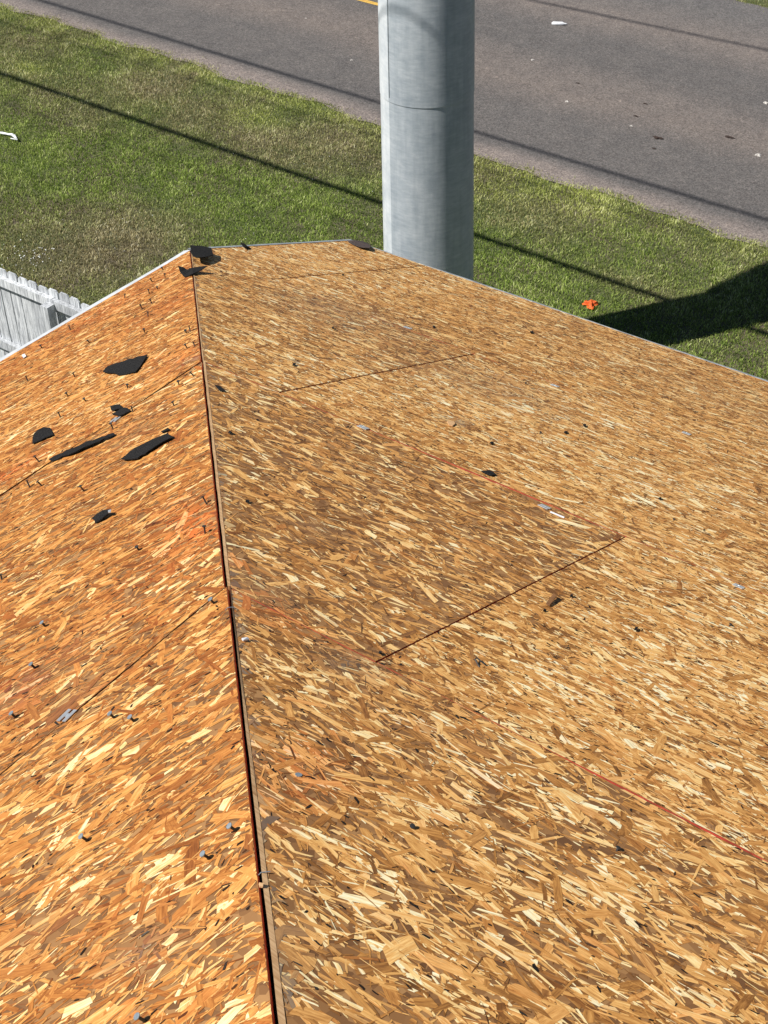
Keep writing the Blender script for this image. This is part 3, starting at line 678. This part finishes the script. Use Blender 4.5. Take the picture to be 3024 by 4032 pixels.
scrap('plastic_flake', 'L', [(150,1395),(160,1388),(168,1398),(158,1408)][::-1] and [(85,1398),(96,1392),(103,1402),(92,1409)], .004, 'tiny white flake near the white eave strip on the left', 'plastic flake', mat='white', sub=False)

# ---------------------------------------------------------------- steel pole
PB = ground((1692, 1490)); pole = empty('utility_pole', PB)
tag(pole, 'huge round galvanised steel utility pole rising behind the roof', 'utility pole')
left_dir = Vector((-RA[0], -RA[1], 0)).normalized(); pole.rotation_mode = 'QUATERNION'
pole.rotation_quaternion = Matrix.Rotation(math.radians(1.0), 3, Vector((0, 0, 1)).cross(left_dir)).to_quaternion()   # the pole leans slightly
def prof(z): return .466-.0095*z          # radius at height z above the ground
def lathe(bm, zs, rs, n=96, c=(0, 0), pale_from=None):
    rings = [[bm.verts.new((c[0]+r*math.cos(2*math.pi*k/n), c[1]+r*math.sin(2*math.pi*k/n), z)) for k in range(n)] for z, r in zip(zs, rs)]
    for a, b_ in zip(rings, rings[1:]):
        for k in range(n):
            f = bm.faces.new((a[k], a[(k+1) % n], b_[(k+1) % n], b_[k]))
            if pale_from and 0 <= (pale_from-2*math.pi*(k+.5)/n) % (2*math.pi) < math.radians(75): f.material_index = 1  # faces within the strip get the paler steel
JZ = 3.2                                   # slip joint height
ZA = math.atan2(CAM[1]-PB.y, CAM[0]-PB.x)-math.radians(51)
bm = bmesh.new(); zs = [0, .9, 1.8, JZ+.3]; lathe(bm, zs, [prof(z)-.001 for z in zs], pale_from=ZA)
o = bm_obj('pole_section', bm, [M['pole'], M['pole_pale']], None, True); o.parent = pole
bm = bmesh.new(); zs = [JZ+.002, JZ+.0015, JZ, JZ+.0015, JZ+.003, 4, 7, 10, 14]; lathe(bm, zs, [prof(JZ)-.004, prof(JZ)-.002, prof(JZ)+.003, prof(JZ)+.004, prof(JZ)+.004]+[prof(z)+.004 for z in zs[5:]], pale_from=ZA)
o = bm_obj('pole_section', bm, [M['pole'], M['pole_pale']], None, True); o.parent = pole
va = math.atan2(CAM[1]-PB.y, CAM[0]-PB.x); 
a = va-math.radians(51); bm = bmesh.new()
tube(bm, [((prof(z)-.006)*math.cos(a), (prof(z)-.006)*math.sin(a), z) for z in (0, 1.3, 3.15)], .0045, 6); o = bm_obj('weld_seam', bm, M['pole'], None, True); o.parent = pole
bm = bmesh.new(); tube(bm, [((prof(z)+.003)*math.cos(a), (prof(z)+.003)*math.sin(a), z) for z in (3.24, 6, 10, 14)], .0045, 6); o = bm_obj('weld_seam', bm, M['pole'], None, True); o.parent = pole
# unseen body added high on the pole, tapered so its shadow widens the pole's
ax = Vector((math.sin(SUN_AZ+math.pi/2), math.cos(SUN_AZ+math.pi/2), 0)); cx, cy_ = ax.x*.42, ax.y*.42
bm = bmesh.new(); lathe(bm, [4.75, 5.0, 6.3, 8.0, 8.06], [.06, .12, .40, .42, .12], 40, (cx, cy_)); o = bm_obj('shadow_caster', bm, M['pole'], None, True); o.parent = pole
bm = bmesh.new(); box(bm, (min(0, cx)+.1*(cx < 0), min(0, cy_), 6.2), (max(0, cx), max(0, cy_), 6.28)); o = bm_obj('caster_bracket', bm, M['pole']); o.parent = pole  # arm joining the added shadow-casting body to the pole

# ---------------------------------------------------------------- overhead cables (their shadows cross grass and road)
def cable(p0, p1, r, H, label):
    g0, g1_ = ground(p0), ground(p1); off = Vector((S.x, S.y, 0))/S.z*H+Vector((0, 0, H))
    d = (g1_-g0).normalized(); a, b_ = g0-d*60+off, g1_+d*70+off
    bm = bmesh.new(); tube(bm, [a, b_], r, 8); o = bm_obj('overhead_cable', bm, M['cable']); center_origin(o); tag(o, label, 'cable', 'overhead cables beside the road')
cable((0,290),(1500,800), .050, 8.55, 'thick black bundled cable strung lowest over the lawn')
cable((150,0),(1490,405), .032, 10.0, 'black cable strung over the near edge of the road')
cable((0,85),(1490,540), .016, 10.6, 'thin black cable strung over the grass verge by the road')
cable((0,400),(1300,850), .011, 9.8, 'thinnest black cable strung over the middle of the lawn')
cable((2080,0),(3024,200), .028, 11.0, 'black cable strung over the far lane of the road')

# ---------------------------------------------------------------- fence
FX = 3.497; fence = empty('fence', (FX, 7.2, GZ)); tag(fence, 'weathered grey wooden picket fence with dog-ear boards left of the roof', 'fence')
def fpart(name, bm, mats=M['fence']):
    o = bm_obj(name, bm, mats); o.parent = fence; o.data.transform(Matrix.Translation(-fence.location)); return o
y = 3.2
while y < 11.5:
    wv = random.uniform(.124, .136); top = -3.60+random.uniform(-.012, .012)-.0; lean = random.uniform(-.004, .004); x0 = FX+.002+random.uniform(0, .003)
    bm = bmesh.new(); ear = .024
    out = [(y, GZ+.04), (y+wv, GZ+.04), (y+wv+lean, top-ear), (y+wv-ear+lean, top), (y+ear+lean, top), (y+lean, top-ear)]
    A1 = [bm.verts.new((x0, a_, b_)) for a_, b_ in out]; B1 = [bm.verts.new((x0+.016, a_, b_)) for a_, b_ in out]
    bm.faces.new(A1); bm.faces.new(B1[::-1])
    for i in range(6): bm.faces.new((A1[i], B1[i], B1[(i+1) % 6], A1[(i+1) % 6]))
    bmesh.ops.recalc_face_normals(bm, faces=bm.faces); fpart('picket', bm); y += wv+random.uniform(.005, .015)
PY = 5.34
for z1 in (-3.672, -4.43, -5.15):
    segs = [(3.1, PY-.002), (PY+.002, 7.75), (7.754, 10.15), (10.154, 11.7)]
    for i, (a_, b_) in enumerate(segs):
        bm = bmesh.new(); vz = box(bm, (FX-.050, a_, z1-.089+.004*(i % 2)), (FX, b_, z1+.004*(i % 2))); fpart('rail', bm)
for py in (PY, 7.75, 10.15, 3.2):
    bm = bmesh.new(); box(bm, (FX-.142, py-.045, GZ), (FX-.052, py+.045, -3.70))
    bmesh.ops.bevel(bm, geom=bm.edges[:], offset=.004, segments=1); fpart('post', bm)

# ---------------------------------------------------------------- litter on the ground
def crumple(name, c, r, mat, label, cat, flatz=.25, seed=1, stretch=(1, 1)):
    rr = random.Random(seed); bm = bmesh.new(); bmesh.ops.create_icosphere(bm, subdivisions=3, radius=1)
    for v in bm.verts:
        a_ = math.atan2(v.co.y, v.co.x); k = 1+.35*math.sin(3*a_+seed)+.2*math.sin(7*a_+seed*2)+rr.uniform(-.28, .28)
        v.co = Vector((v.co.x*k*r*stretch[0], v.co.y*k*r*stretch[1], max(v.co.z, -.2)*r*flatz*(1+rr.uniform(-.6, .9))+.2*r*flatz))
    o = bm_obj(name, bm, M[mat]); o.location = c; tag(o, label, cat); return o
crumple('rag', ground((2325, 1208))+Vector((0, 0, .02)), .07, 'orange', 'crumpled bright orange rag on the grass beside the right eave', 'rag', .5, 3)
p = ground((35, 535)); bm = bmesh.new()
wpts = [ground(q, GZ+.045) for q in ((-12, 522), (12, 524), (30, 528), (48, 530), (66, 547))]
tube(bm, wpts, [.012, .018, .014, .022, .01], 6); 
tube(bm, [ground(q, GZ+.05) for q in ((42, 545), (66, 548), (58, 530))], [.008, .014, .006], 6)
o = bm_obj('plastic_bag', bm, M['white']); center_origin(o); tag(o, 'twisted white plastic bag lying on the lawn at the left edge', 'plastic bag')
# flattened clear-white bottle on the road
a_, b_ = ground((2172, 92), GZ+.035), ground((2232, 94), GZ+.035); d = (b_-a_); bm = bmesh.new()
tube(bm, [a_, a_+d*.08, a_+d*.7, a_+d*.85, a_+d*.9, b_], [.012, .030, .032, .014, .014, .012], 12)
o = bm_obj('plastic_bottle', bm, M['white'], None, True); center_origin(o); tag(o, 'flattened white plastic bottle lying on the road right of the pole', 'bottle')
for i, (q, lb) in enumerate([((2588, 548), 'largest dark leaf of the pair curled on the road by the right frame edge'), ((2870, 545), 'dark twig-like leaf on the road furthest right'), ((2540, 413), 'small dark leaf on the road upper of two close specks'), ((2503, 462), 'small dark leaf on the road lower of two close specks'), ((2275, 332), 'tiny dark leaf on the road nearest the pole'), ((2575, 590), 'tiny dark leaf just below the largest leaf on the road')]):
    crumple('leaf', ground(q)+Vector((0, 0, .02)), (.045, .04, .022, .022, .018, .018)[i], 'leaf', lb, 'leaf', .25, i+5, (.6, 1.5))
for i, (q, lb) in enumerate([((2232, 404), 'small white pebble on the road below the bottle'), ((2985, 616), 'white pebble on the road at the right frame edge'), ((3015, 410), 'white pebble on the road near the upper right frame edge'), ((2096, 240), 'tiny white pebble on the road left of the bottle'), ((1384, 241), 'pale pebble on the road just left of the pole'), ((1205, 76), 'dark pale speck of stone on the road upper left of the pole'), ((2485, 500), 'pale pebble beside the two dark leaves on the road')]):
    crumple('pebble', ground(q)+Vector((0, 0, .014)), (.022, .032, .03, .02, .018, .014, .018)[i], 'stone', lb, 'pebble', .5, i+20)
# small white clover flowers left of the fence top
bm = bmesh.new(); rr = random.Random(4)
for _ in range(46):
    q = (rr.gauss(120, 55), rr.gauss(1005, 30)); c = ground(q, GZ+.055); s_ = rr.uniform(.005, .011)
    bmesh.ops.create_icosphere(bm, subdivisions=1, radius=s_, matrix=Matrix.Translation(c))
for _ in range(60):
    q = (rr.uniform(0, 1480), rr.uniform(560, 1040)); c = ground(q, GZ+.05); bmesh.ops.create_icosphere(bm, subdivisions=1, radius=rr.uniform(.003, .006), matrix=Matrix.Translation(c))
tag(bm_obj('clover_flowers', bm, M['petal']), 'tiny white clover flowers scattered through the lawn beyond the fence', 'flowers', kind='stuff')
print('objects', len(bpy.data.objects))
